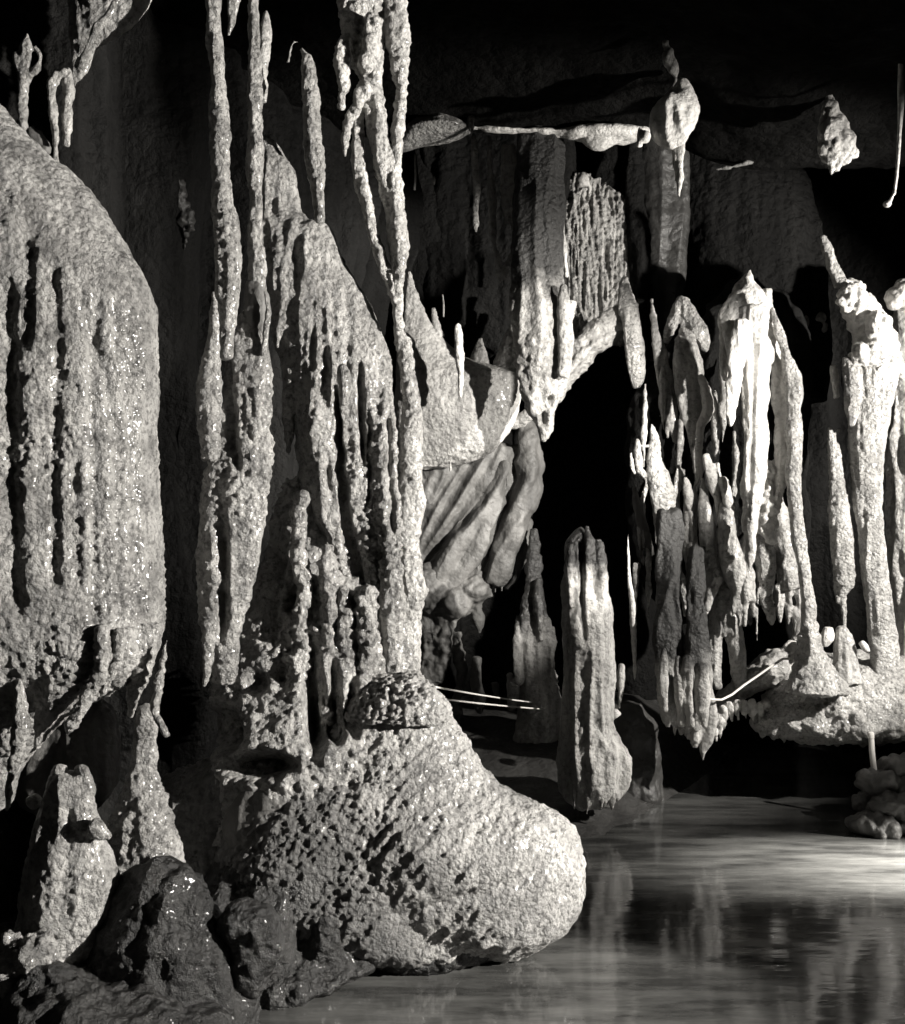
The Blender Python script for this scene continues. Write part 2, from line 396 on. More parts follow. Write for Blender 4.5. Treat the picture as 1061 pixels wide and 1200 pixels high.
thing('stalagmite', 'pale stalagmite with two blunt peaks in the lower left corner beside the dark wet mound', 'stalagmite', 5.25, [
    ('body', [L([(908,62,104),(925,56,106),(945,50,108),(970,42,116),(1000,36,130),(1030,30,141),(1060,26,134),(1090,18,122),(1120,4,108),(1160,-30,96),(1210,-60,90)], t=0.75, n=40)], dict(o=dict(grooves=[([(84,930),(78,1000),(66,1090)], 8, 0.02)]))),
    ('peak', [U([(70,930,26),(70,912,18),(71,899,9)])]),
    ('peak', [U([(98,930,24),(99,912,17),(97,900,9)])]),
    ('nub', [U([(108,968,18),(120,976,11),(129,981,5)], d=-0.1)]),
], M['grey'], o=dict(low=0.02, flute=0.012, kflute=10, stretch=0.2, lump=0.006, pop=0.006, kpop=30))
thing('rock', 'small round pale knob in the shadow left of the two peaked stalagmite', 'rock', 5.3, [B(39,940,7,9)], M['cream'], o=FINE)
thing('rock', 'pale rough boulder low at the corner under the two peaked stalagmite', 'rock', 5.0, [B(14,1130,20,40), B(40,1120,26,22)], M['grey'], o=dict(KNOB, pop=0.022, kpop=22))
thing('flowstone_block', 'smooth grey rounded flowstone block behind the peaks of the lower left stalagmite', 'flowstone', 6.5, [
    L([(824,100,126),(832,76,133),(850,50,137),(875,30,138),(910,18,137),(935,24,122),(955,40,100)], t=0.5, p=2.6, n=36)], M['dim'], o=dict(FARS, flute=0.02, kflute=7))
thing('stalagmite', 'short rough stub rising below the hooked drips of the fluted flowstone', 'stalagmite', 5.75, [
    L([(826,162,186),(850,158,185),(880,155,184),(905,150,184),(935,140,190),(970,132,200),(1010,130,212),(1040,135,215)], t=0.8)], M['grey'], o=POP)

# the rough base and the wet mounds in front of it
pit = [(303,896,38,14,0.22), (262,856,18,24,0.2), (372,838,13,40,0.2), (396,845,9,26,0.16), (416,830,9,30,0.18), (330,790,20,12,0.10), (345,700,14,22,0.12), (300,800,12,14,0.10)]
thing('rough_flowstone', 'coral crusted rough flowstone base with black hollows under the tall grey cone', 'flowstone', 6.35, [
    ('base', [L([(560,336,352,0.16),(585,326,362,0.12),(620,316,380,0.08),(660,306,404,0.04),(700,292,436),(740,272,448),(780,256,452,-0.02),(820,250,456,-0.06),(860,250,462,-0.14),(900,250,470,-0.18),(940,246,470,-0.2),(980,230,470,-0.2)], t=0.55, n=60)],
        dict(o=dict(pits=pit, grooves=[([(366,740),(362,800),(372,870)], 8, 0.12), ([(392,760),(392,820),(388,870)], 6, 0.09), ([(330,620),(322,700),(316,760)], 9, 0.07)]))),
    ('shoulder', [L([(888,250,400),(905,200,425),(930,178,440),(960,165,445),(1000,150,445),(1050,140,440),(1090,140,430)], t=0.42, d=-0.12, n=50)], dict(mat=M['shaded_grey'])),
    ('wet_patch', [L([(918,290,330),(935,274,362),(955,264,384),(980,258,396),(1002,262,396),(1024,280,384)], t=0.4, d=-0.40, n=40)], dict(mat=M['dim'], o=dict(pop=0.004, popmin=0.2, lump=0.010, low=0.03, klow=4), label='smooth grey wet patch')),
    ('pillar', [U([(352,580,10),(350,640,16),(356,700,22),(350,760,22),(345,820,26)], d=-0.2)]),
    ('pillar', [U([(384,640,10),(386,700,22),(384,760,18),(381,810,16),(386,850,14)], d=-0.2)]),
    ('pillar', [U([(402,690,12),(406,740,18),(404,790,12),(402,850,10)], d=-0.2)]),
    ('pillar', [U([(428,690,18),(430,740,22),(428,790,14),(424,850,12)], d=-0.2)]),
], M['grey'], o=dict(POP, pop=0.026, popmin=0.5, kpop=20, lump=0.02))

thing('wet_mound', 'dark glistening lumpy mound below the black hollows of the rough base', 'flowstone', 6.0, [
    L([(985,310,350),(1000,270,395),(1030,235,418),(1060,220,430),(1100,225,440),(1130,190,436,-0.1),(1160,120,390,-0.15),(1190,60,300,-0.3),(1230,0,240,-0.5)], t=0.6, n=60, tmax=0.7)],
    M['wet'], o=dict(low=0.06, klow=2.6, lump=0.022, klump=7, flute=0.03, kflute=5, stretch=0.25, pop=0.018, kpop=22, popmin=0.2, grooves=[([(350,990),(356,1060),(352,1140)], 14, 0.1), ([(404,980),(408,1060),(404,1120)], 9, 0.07)]))
thing('wet_mound', 'broad black wet dome in front, between the two peaked stalagmite and a smaller dark boulder', 'flowstone', 5.3, [
    L([(1020,180,200),(1032,152,222),(1050,138,245),(1080,120,268),(1110,106,285),(1150,90,300),(1200,60,300),(1240,40,290)], t=0.7, n=44)],
    M['wet'], o=dict(low=0.05, klow=3.2, lump=0.016, klump=8, flute=0.028, kflute=6, stretch=0.2, pop=0.014, kpop=24))
thing('boulder', 'smaller dark wet boulder with one glinting shoulder on the right of the broad wet dome', 'rock', 5.25, [
    L([(1056,282,306),(1068,260,322),(1085,252,330),(1110,262,332),(1140,270,318),(1175,276,300)], t=0.8, n=30)], M['wet'], o=dict(low=0.03, klow=5, lump=0.022, klump=9, pop=0.014, kpop=24))
thing('rock', 'low black shore rock in the bottom left corner at the water edge', 'rock', 4.95, [
    L([(1135,40,70),(1155,10,120),(1180,-20,210),(1205,-40,260),(1240,-60,230)], t=0.7, n=36)], M['wet'], o=dict(low=0.04, klow=4, lump=0.03, klump=8, pop=0.016, kpop=20))

# ------------------------------------------------------------------ the tall cone and its curtain of lobes
thing('flowstone_cone', 'tall grey cone shaped flowstone splitting downward into long hanging lobes', 'flowstone', 6.45, [
    ('body', [L([(162,307,313),(172,304,322),(185,302,334),(205,300,345),(235,299,351),(254,298,358),(268,297,386),(285,297,395),(312,298,406),(340,302,421),(365,312,434),(385,318,443),(410,326,452),(440,333,460),(470,340,462),(510,348,464),(550,352,465),(580,359,467),(620,376,470),(655,392,471),(690,410,473),(720,424,480),(760,431,490),(800,432,492),(820,430,495)], t=0.6, n=80, p=2.2, step=5),
        U([(345,330,16,0.1),(348,372,24,0.08),(345,400,22,0.04),(340,440,18),(338,480,14),(339,510,8),(338,534,3)], d=-0.1),
        U([(335,345,12,0.1),(331,368,12),(327,388,7),(325,408,3)], d=-0.14),
        L([(380,378,392,0.1),(430,366,392,0.04),(480,358,392),(530,360,394),(580,366,396),(630,386,402),(670,400,411),(690,410,415)], t=0.5, d=-0.15, n=30),
        L([(420,430,450,0.1),(470,434,462,0.04),(530,436,464),(590,438,468),(650,444,470),(720,446,476),(800,448,488)], t=0.5, d=-0.14, n=30)],
        dict(smooth=5, o=dict(flute=0.010, kflute=13, stretch=0.09, grooves=[([(393,450),(397,500),(400,560),(407,620),(417,660),(426,705)], [2,3,5,6,6,3], 0.10), ([(422,420),(423,460),(425,500),(427,550)], [2,4,4,2], 0.07), ([(446,630),(447,660),(446,695)], [2,5,2], 0.06), ([(440,700),(438,740),(440,800)], 4, 0.04),
            ([(368,380),(364,440)], 4, 0.03), ([(368,540),(366,610)], 4, 0.03), ([(384,400),(382,470)], 4, 0.03), ([(384,530),(388,600)], 4, 0.03), ([(404,320),(408,380),(408,450)], 4, 0.02), ([(345,270),(348,350)], 5, 0.015), ([(456,470),(458,560),(462,640)], 4, 0.04), ([(432,470),(434,600)], 3, 0.025)]))),
    ('drip', [U([(400,430,6),(404,452,10),(402,475,4)], d=-0.45)]),
], M['grey'], o=dict(CONE, pop=0.016, kpop=24, popmin=0.2, popmask=lambda x, y: np.clip((y - 330) / 160, 0.12, 1.25)))

thing('forked_column', 'slender bright column hanging from above in forked strands and running down the cone edge to the bell foot', 'column', 6.35, [
    ('upper_mass', [L([(-240,370,450),(0,398,442),(30,402,440),(60,410,440),(90,420,440),(125,428,436)], t=0.7, n=30), U([(405,40,10),(402,75,14),(403,100,10),(400,125,4)], d=-0.1), U([(425,80,14),(434,62,16),(440,20,16)], d=-0.12)], dict(o=dict(pop=0.018))),
    ('strand', [U([(430,100,16),(420,120,13),(411,140,11),(407,160,10),(405,184,3)], d=-0.08)]),
    ('strand', [U([(428,105,10),(421,140,13),(419,185,17),(427,222,16),(435,262,13),(445,300,14),(455,322,15),(462,338,14),(465,352,9)])]),
    ('strand', [U([(450,-240,40),(440,40,18),(437,100,22),(440,140,24),(448,180,26),(457,215,26),(463,245,20),(466,270,22),(469,292,23),(468,312,17),(465,335,15),(466,360,10),(468,385,10)])]),
    ('slab', [L([(-240,440,490),(0,450,478),(40,452,479),(70,459,477),(110,465,475),(140,462,473),(160,458,471),(180,459,469),(200,462,470),(225,463,470)], t=0.8, n=30)]),
    ('trunk', [L([(360,463,470),(385,464,472),(405,466,480),(435,469,487),(470,471,494),(500,469,496),(545,467,495),(575,465,497),(588,464,500),(605,464,495),(640,463,491),(670,462,496),(692,460,501),(712,459,496),(735,458,494),(765,452,492),(800,445,491),(825,440,500)], t=0.8, n=36, d=0.10)],
        dict(o=dict(low=0.012, flute=0.006))),
], M['cream'], o=dict(CONE, low=0.012, pop=0.011))

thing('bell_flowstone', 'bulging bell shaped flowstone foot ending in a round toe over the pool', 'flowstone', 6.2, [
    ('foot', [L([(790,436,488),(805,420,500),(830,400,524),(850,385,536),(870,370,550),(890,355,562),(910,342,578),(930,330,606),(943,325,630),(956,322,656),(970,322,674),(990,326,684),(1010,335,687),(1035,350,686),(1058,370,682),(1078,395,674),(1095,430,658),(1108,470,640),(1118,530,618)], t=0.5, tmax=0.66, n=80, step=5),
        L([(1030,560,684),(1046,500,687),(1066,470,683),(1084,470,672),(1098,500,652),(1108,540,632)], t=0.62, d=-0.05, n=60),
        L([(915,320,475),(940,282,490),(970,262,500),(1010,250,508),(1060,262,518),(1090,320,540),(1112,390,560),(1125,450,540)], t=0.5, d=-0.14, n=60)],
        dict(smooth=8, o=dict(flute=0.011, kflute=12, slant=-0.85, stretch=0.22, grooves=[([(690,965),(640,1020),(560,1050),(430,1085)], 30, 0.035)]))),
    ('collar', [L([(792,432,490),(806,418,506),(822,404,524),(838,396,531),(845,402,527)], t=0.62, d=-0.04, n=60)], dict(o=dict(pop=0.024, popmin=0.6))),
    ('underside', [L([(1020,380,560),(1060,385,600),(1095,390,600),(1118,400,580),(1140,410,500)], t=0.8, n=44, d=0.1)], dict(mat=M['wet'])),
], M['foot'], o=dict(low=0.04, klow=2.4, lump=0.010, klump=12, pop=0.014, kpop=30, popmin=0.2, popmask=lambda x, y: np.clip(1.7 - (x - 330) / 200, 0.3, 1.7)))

thing('hanging_flowstone', 'separate grey leg shaped flowstone below the two long stalactites, narrowing to a pointed foot', 'flowstone', 6.05, [
    ('body', [L([(340,300,306,0.12),(362,288,309,0.06),(390,274,313),(420,264,315),(460,260,317),(500,256,317),(530,246,318),(560,240,315),(600,236,311),(640,234,305),(680,233,298),(720,235,289),(750,240,282),(775,245,276),(800,250,272)], t=0.6, n=44)],
        dict(o=dict(grooves=[([(262,400),(266,460),(272,520),(282,560)], 6, 0.06), ([(256,600),(262,650),(266,690)], 7, 0.05), ([(262,680),(258,760)], 5, 0.05), ([(300,620),(290,700)], 4, 0.02)]))),
    ('side_strand', [U([(250,342,3),(252,380,9),(249,410,18),(246,450,26),(247,500,26),(250,540,22)], d=-0.08)]),
    ('foot', [U([(246,730,18),(243,760,14),(241,785,9),(239,806,4)], d=-0.1)]),
], M['grey'], o=dict(CONE, pop=0.016, kpop=24))

thing('stalactite', 'long knobbly stalactite left of its equally long neighbour, ending on the grey leg', 'stalactite', 5.85, [
    U([(250,-240,16),(251,20,17),(253,55,17),(255,80,16),(257,115,22),(258,155,20),(259,200,22),(262,245,24),(266,260,28),(267,290,28),(266,330,28),(268,365,22),(266,395,17),(266,420,14)])], M['grey'], o=dict(FINE, low=0.016))
thing('stalactite', 'long straight stalactite in front of the cone peak with a dark knot near its tip', 'stalactite', 6.05, [
    ('shaft', [U([(296,-240,14),(297,20,14),(299,70,15),(299,120,17),(299,180,19),(300,230,18),(300,280,19),(302,320,20),(303,345,18)])]),
    ('knot', [U([(300,330,20),(301,360,30),(302,385,26),(303,405,20),(300,418,8)])], dict(mat=M['dim'], label='dark knotted tip')),
    ('spike', [U([(310,340,4),(314,365,6),(311,395,9),(308,415,5)], d=-0.08)]),
], M['grey'], o=dict(FINE, low=0.014))
thing('stalactite', 'bright speckled sliver of stalactite behind the straight one near the top edge', 'stalactite', 6.3, [
    U([(312,12,4),(311,40,12),(309,80,8),(310,120,4)])], M['cream'], o=FINE)
thing('stalactite', 'lone stalactite with a bent top whose tip touches the shoulder of the cone', 'stalactite', 6.15, [
    ('shaft', [U([(352,56,5),(360,68,12),(363,95,16),(364,125,20),(367,165,20),(370,200,18),(374,235,15),(376,262,12)])]),
    ('hook', [U([(338,74,5),(341,58,6),(345,48,7),(350,50,4)])]),
], M['grey'], o=FINE)
thing('stalactite', 'stubby stalactite at the top edge between the two long ones', 'stalactite', 6.2, [
    U([(280,-220,26),(274,5,14),(271,30,9),(268,42,4)])], M['grey'], o=FINE)

# upper left corner
thing('hanging_rock', 'leaf shaped grey rock hanging from the ceiling at the upper left', 'rock', 6.0, [
    L([(-240,60,260),(-20,78,186),(0,79,178),(15,80,168),(30,80,152),(45,81,128),(55,82,112),(70,83,110),(85,84,102),(95,85,92),(103,86,89)], t=0.35, n=36),
    U([(150,-30,10),(132,10,8),(110,40,8),(95,80,6)], d=-0.16)], M['grey'], o=dict(FARS, low=0.015))
thing('stalactite', 'thin pale column bent at its top, standing on the shoulder of the fluted flowstone', 'stalactite', 5.85, [
    U([(79,84,5),(68,87,8),(61,100,9),(62,130,9),(65,155,8),(66,180,7),(65,200,6)])], M['cream'], o=dict(FINE, low=0.006))
thing('stalactite', 'short stalactite hanging just right of the thin bent column', 'stalactite', 5.9, [
    U([(78,80,10),(80,105,14),(79,130,12),(78,155,8),(78,172,6)])], M['cream'], o=dict(FINE, low=0.006))
thing('stalactite', 'pale stalactite with winged top hanging in the upper left corner', 'stalactite', 6.3, [
    U([(32,38,4),(30,60,16),(28,85,14),(27,115,10),(28,155,10),(34,175,14)]), U([(40,55,5),(48,68,5),(40,85,8),(32,95,6)]), U([(18,60,5),(22,75,10),(26,90,8)])], M['grey'], o=FINE)
thing('rock', 'small pale rock lying on top of the fluted flowstone beside the thin bent column', 'rock', 5.95, [
    U([(34,152,12),(44,164,18),(54,175,12),(58,180,5)])], M['dim'], o=FINE)
thing('stalactite', 'faint speckled drop on the dark wall between the fluted flowstone and the long stalactites', 'stalactite', 7.83, [
    B(212,226,6,22,10,-0.06), B(218,256,9,20,12), U([(219,260,10,0.02),(217,282,5,0.05),(216,294,2,0.07)])], M['mud'], o=dict(KNOB, pop=0.03, kpop=18, popmin=0.8))
# ------------------------------------------------------------------ centre and back
FV = 0.0125
thing('ceiling_ledge', 'smooth pale rock swell under the dark ceiling right of the forked column', 'rock', 9.5, [
    L([(131,505,520),(136,494,530),(144,484,542),(151,474,553),(158,468,548),(164,466,520),(170,464,496),(177,462,476)], t=0.9, n=30)], M['grey'], o=dict(FARS, flute=0.0))
thing('ceiling_ledge', 'long thin bright lip of rock along the lower edge of the dark ceiling', 'rock', 9.5, [
    U([(552,150,4),(585,152,5),(620,154,6),(650,155,9),(680,157,15),(705,159,18),(728,158,16),(750,156,10),(766,154,4)], t=2.6, d=0.06), U([(655,150,4),(690,153,9),(720,152,10),(748,150,4)], t=2, d=0.02), U([(684,163,6),(700,168,11),(716,166,8),(730,162,3)], t=1.6)], M['white'], o=dict(low=0.05, klow=2.5, lump=0.022, klump=6, flute=0.0))
thing('stalactite', 'small knob on the ceiling at the joint of the pale swell and the bright lip', 'stalactite', 9.4, [U([(552,130,5),(552,140,8),(553,155,6)])], M['grey'], o=FARS)
thing('stalactite', 'straight thin stalactite hanging below the left end of the bright lip', 'stalactite', 9.9, [
    U([(555,155,5),(556,180,6),(558,205,9),(559,230,8),(558,255,6),(558,271,2)])], M['cream'], o=FARS)
thing('drapery', 'looped pair of stalactite strands joining into one forked tip', 'stalactite', 9.9, [
    ('strand', [U([(573,160,4),(575,205,7),(577,240,10),(578,275,9),(580,290,6),(585,308,9),(588,320,12),(586,333,3)])]),
    ('strand', [L([(170,588,606),(210,587,608),(240,588,608),(262,592,608)], t=0.5), U([(603,255,12),(605,275,8),(602,295,8),(595,310,8),(592,325,5)])]),
], M['far'], o=FARS)
thing('wall_curtain', 'broad dark ribbed rock curtain filling the back wall below the bright lip', 'rock', 11.0, [
    L([(140,470,668),(200,470,668),(260,472,664),(320,478,660),(370,500,655),(410,515,640)], t=0.25, n=60, p=2.6)], M['dark'], o=dict(FAR, flute=0.06, kflute=4))
for lab, pts in (('thin white straw hanging from the dark curtain, leftmost of three', [(486,180,2),(487,200,3),(486,223,3)]),
                 ('tiny white drop on the dark curtain beside the straws', [(509,206,2),(509,212,4),(509,217,2)]),
                 ('short pair of thin straws low on the dark curtain above the pale apron', [(519,345,2),(520,360,3),(520,372,2)])):
    thing('straw_stalactite', lab, 'stalactite', 10.3, [U(pts)], M['white'], voxel=0.007, smooth=1)
thing('stalactite', 'thin spiky stalactite in front of the pale apron with white tip', 'stalactite', 9.6, [
    U([(536,380,4),(538,392,9),(539,420,9),(540,445,6),(540,466,2)])], M['white'], o=FARS)

thing('flowstone_apron', 'smooth pale sloping flowstone apron behind the cone with a bright lower lip', 'flowstone', 10.2, [
    ('body', [L([(318,478,482),(345,474,490),(375,470,502),(400,466,520),(425,464,560),(440,462,612),(470,462,612),(490,462,604),(510,464,592),(528,468,578),(542,474,550),(550,480,520)], t=0.45, n=52)]),
    ('spike', [U([(515,395,10),(511,380,6),(508,362,2)])]), ('spike', [U([(598,440,46),(604,400,30),(607,375,10),(608,358,3)], t=0.6)]), ('spike', [U([(560,440,34),(562,415,18),(563,395,4)], t=0.6)]),
    ('lip', [U([(612,455,4),(603,482,14),(590,502,18),(574,518,18),(554,529,16),(533,536,12),(512,543,6)], t=0.7, d=-0.04)], dict(mat=M['white'])),
    ('drip', [U([(528,534,7),(528,546,4),(528,555,2)], d=-0.18)]),
], M['far'], o=dict(FARS, low=0.04, klow=2.2, flute=0.0))

thing('stalactite', 'broad hanging tooth with pitted pointed tip above the dark recess', 'stalactite', 9.5, [
    L([(150,608,660,0.2),(220,605,660,0.12),(290,603,659,0.06),(340,602,661,0.02),(365,600,664),(390,602,665),(412,605,667),(435,608,666),(455,612,661),(475,619,654),(495,627,647),(508,632,641),(516,634,637)], t=0.7, n=40),
    U([(660,335,5),(662,370,8),(664,400,10),(660,440,10)], d=-0.2)], M['tooth'], o=dict(FAR, flute=0.028, kflute=7, pop=0.02, kpop=14, popmin=0.5, popmask=lambda x, y: np.clip((y - 340) / 60, 0, 1.2),
    pits=[(645,470,3.5,7,0.08), (637,491,4,8,0.08)]))
thing('stalactite', 'ringed pale strands joined to the right side of the hanging tooth', 'stalactite', 9.7, [
    U([(658,245,3),(660,270,5),(662,300,5),(665,325,3)]), U([(658,335,8),(655,355,6),(660,380,8)]), U([(672,352,8),(668,372,9),(663,392,6)])], M['far'], o=FARS)
thing('crystal_wall', 'sparkling crystal crusted panel with fine vertical fibres in the back wall', 'flowstone', 10.9, [
    L([(205,674,690),(222,662,716),(245,657,740),(285,655,750),(330,654,756),(360,656,758),(385,664,758),(402,676,740)], t=0.22, n=48, p=3)], M['crystal'], o=dict(low=0.03, flute=0.030, kflute=24, stretch=0.10, lump=0.016, klump=26), voxel=0.011)
thing('stalagmite', 'tiny white cone standing on the ledge above the sparkling crystal panel', 'stalagmite', 10.5, [
    L([(201,681,685),(206,679,687),(211,673,692),(217,671,696),(219,675,692)], t=0.9), U([(690,228,3),(692,218,6)])], M['white'], o=dict(lump=0.008, klump=14))
thing('wall_panel', 'dark streaked rib of rock immediately right of the crystal panel', 'rock', 10.8, [
    L([(165,736,748),(230,738,752),(300,740,757),(360,744,760),(420,746,760)], t=0.9)], M['dark'], o=dict(FAR, flute=0.04))
thing('wall_panel', 'smooth softly lit grey rock panel between the dark rib and the inverted fork', 'rock', 11.0, [
    L([(150,750,806),(220,752,806),(290,756,804),(340,756,802),(380,758,800),(420,762,800)], t=0.4, n=40)], M['mud'], o=dict(FAR, flute=0.03, kflute=5, lump=0.008))
thing('wall_panel', 'dark smooth rock bulge behind the upper right of the white spire', 'rock', 11.2, [
    L([(180,806,930),(230,806,950),(300,810,966),(380,812,970),(470,815,970)], t=0.4, n=50)], M['dark'], o=dict(FAR, flute=0.03, kflute=4))
thing('pillar_stump', 'bright stubby pillar hanging from the right end of the arch', 'stalactite', 10.0, [
    L([(325,728,736,0.25),(350,724,744,0.1),(380,729,750),(410,733,755),(435,737,757),(448,739,754),(455,742,748)], t=0.8)], M['cream'], o=FARS)
thing('rock_arch', 'smooth curved arch of grey rock over the dark recess beside the hanging tooth', 'rock', 10.2, [
    L([(356,726,748),(368,706,748),(380,690,744),(394,676,728),(410,664,708),(426,656,692),(442,648,680),(460,636,666),(478,618,648),(492,602,626),(502,592,606)], t=0.7, n=40, step=4), U([(735,384,6),(712,394,9),(690,408,11),(674,426,9),(660,446,4)], t=1.6, d=-0.1)], M['far'], o=dict(FARS, low=0.03, flute=0.012, slant=0.9, kflute=8, stretch=0.2), smooth=6)

thing('drapery', 'dim folded drapery fanning down to the left below the pale apron', 'flowstone', 10.3, [
    ('sheet', [L([(525,510,622),(560,498,622),(600,490,610),(640,486,598),(675,486,588),(692,490,576)], t=0.22, d=0.13, n=48), U([(616,495,10),(622,530,20),(620,560,24),(608,595,26),(596,630,28),(586,660,28),(579,682,16)], t=1.2),
      U([(592,545,6),(578,585,20),(562,615,34),(545,640,44),(525,670,44),(505,700,34)], t=0.9), U([(600,560,10),(585,600,30),(570,630,30)], t=0.7, d=0.12),
      U([(612,610,16),(605,645,26),(596,668,18),(590,686,6)], t=1.2, d=0.1), U([(570,548,16),(535,590,46),(505,625,56),(485,660,54)], t=0.6, d=0.2), U([(560,540,12),(520,560,26),(485,580,34)], t=0.8, d=0.1)],
      dict(smooth=8, o=dict(flute=0.045, kflute=6, slant=-0.6, stretch=0.12))),
    ('drip', [drip(574,672,698,5)], dict(o=dict(low=0))), ('drip', [drip(581,672,695,4)], dict(o=dict(low=0))), ('drip', [drip(588,670,693,4)], dict(o=dict(low=0))),
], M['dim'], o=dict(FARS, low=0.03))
thing('rough_flowstone', 'dull lumpy flowstone patch at the foot of the dim drapery beside the bright trunk', 'flowstone', 10.3, [
    B(505,690,26,30), B(530,705,26,22), B(555,690,20,18), U([(560,660,6),(556,690,12),(560,720,12),(563,742,2)]), U([(552,670,6),(570,676,10),(575,700,8)]), U([(520,720,30),(516,760,26),(510,800,24)]), U([(502,700,20),(500,760,26),(498,820,30)]),
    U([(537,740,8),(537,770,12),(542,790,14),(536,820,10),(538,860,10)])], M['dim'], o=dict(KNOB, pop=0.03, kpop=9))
thing('stalactite', 'small round ended stalactite under the rope lines', 'stalactite', 10.2, [U([(560,770,10),(558,800,14),(562,822,14),(562,836,5)]), U([(580,800,8),(584,825,5)])], M['dim'], o=FARS)

thing('column', 'grey weathered column with ragged spikes behind the central column', 'column', 10.0, [
    ('shaft', [L([(620,622,630,0.15),(680,616,634,0.05),(720,610,640),(755,606,648),(785,607,650),(805,612,650),(825,610,658),(850,606,660),(868,602,652),(885,600,648),(905,604,654),(925,606,658),(950,612,662)], t=0.8, n=34), U([(606,720,3,0.1),(606,760,9),(608,800,10)], d=-0.1), U([(648,735,3,0.1),(647,770,9),(645,800,12)], d=-0.1), U([(630,680,4,0.1),(633,720,10),(636,752,8)], d=-0.14)]),
    ('spike', [U([(656,830,8),(660,850,12),(654,880,12),(648,900,6)])]),
    ('spike', [U([(596,790,6),(602,810,10),(600,830,6)])]),
], M['stump'], o=dict(FAR, pop=0.02, kpop=12))
thing('column', 'bright central column with fluted shaft and swollen tasselled foot', 'column', 8.75, [
    ('shaft', [L([(620,674,681,0.06),(628,670,688,0.03),(640,668,694),(655,667,700),(675,664,708),(700,662,713),(730,662,716),(765,662,717),(800,662,716),(835,662,716),(860,661,718),(880,658,724)], t=0.9, n=44), U([(688,618,2,0.05),(690,640,9),(694,690,14)], d=-0.1), U([(701,634,2,0.05),(702,655,8),(704,700,12)], d=-0.08), U([(668,640,2,0.05),(670,665,8),(674,710,12)], d=-0.1)],
        dict(o=dict(flute=0.03, kflute=9, stretch=0.06, grooves=[([(680,625),(682,700),(686,760)], 3, 0.05), ([(698,650),(700,720)], 3, 0.04), ([(672,650),(674,730)], 3, 0.03)]))),
    ('foot', [L([(850,663,716),(866,660,721),(880,656,731),(894,653,737),(908,654,737),(920,658,733),(932,664,726),(942,672,714)], t=0.9, n=44)], dict(o=dict(flute=0.03, kflute=9, stretch=0.12))),
] + [('tassel', [U([(x, y0, w*0.7, 0.06), (x + dx*0.4, y0 + 16, w), (x + dx, y1 - 14, w*0.75), (x + dx, y1, 2)], d=dd)], dict(o=dict(flute=0, low=0.008))) for x, dx, y0, y1, w, dd in ((662,-1,900,936,10,-0.14),(674,-1,890,950,8,-0.19),(688,0,905,955,12,-0.20),(704,1,888,948,9,-0.21),(715,2,900,951,12,-0.18),(728,4,886,932,10,-0.09))], M['pillar'], o=dict(FARS, low=0.02))
thing('stone', 'small white stone lodged at the right side of the central column', 'rock', 9.1, [B(722,836,6,5), B(717,840,4,6)], M['white'], o=dict(lump=0.012, klump=20))

# ------------------------------------------------------------------ right hand cluster
thing('wall_curtain', 'dark ribbed mass of rock from which the right cluster of stalactites hangs', 'rock', 10.2, [
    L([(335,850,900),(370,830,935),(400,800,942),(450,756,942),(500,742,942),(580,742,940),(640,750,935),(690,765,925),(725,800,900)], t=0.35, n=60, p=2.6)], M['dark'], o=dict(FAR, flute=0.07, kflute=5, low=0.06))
thing('stalactite', 'very thin long straw hanging right of the central column', 'stalactite', 9.3, [U([(736,625,3),(737,670,5),(741,710,7),(743,750,7),(744,785,6),(744,798,2)])], M['white'], o=dict(low=0.01, lump=0.006), voxel=0.01)
thing('stalactite', 'small white stalactite low beside the upper part of the column foot', 'stalactite', 9.2, [U([(729,778,6),(728,800,8),(727,820,5),(726,830,2)])], M['white'], o=FARS)
thing('stalactite', 'small teardrop stalactite right of the very thin straw', 'stalactite', 9.5, [U([(746,660,9),(745,680,8),(745,705,4),(745,735,2)])], M['far'], o=FARS)
thing('stalactite', 'short white peg stalactite left of the ragged white icicle tip', 'stalactite', 9.4, [U([(774,655,5),(775,685,8),(773,710,6),(771,727,2)])], M['white'], o=FARS)
thing('stalactite', 'inverted fork of pale rock left of the white spire', 'stalactite', 9.9, [
    U([(799,348,8),(793,365,13),(785,385,12),(780,402,5)]), U([(799,350,10),(808,370,20),(818,388,22),(825,402,16),(829,411,6)]), *rag(800,372,22,4,24,10)], M['cream'], o=FARS)
thing('stalactite', 'flat grey strand below the left leg of the inverted fork', 'stalactite', 9.9, [U([(764,350,3,0.15),(768,388,9),(774,415,15),(780,445,18),(784,475,18),(790,500,10),(794,520,3)], t=0.6), *rag(784,480,14,3,46,6)], M['far'], o=FARS)
thing('drapery', 'grey drapery with a bright curled right edge below the inverted fork', 'stalactite', 9.8, [
    ('sheet', [L([(372,802,808,0.15),(390,795,814,0.08),(405,790,818),(425,788,824),(455,792,824),(485,798,822),(515,806,820),(540,812,818),(560,814,817)], t=0.5)]),
    ('edge', [U([(820,440,5),(828,460,12),(830,478,13),(822,500,9),(819,530,8),(820,555,8),(817,570,2)], d=-0.1)], dict(mat=M['white'])),
], M['far'], o=FARS)
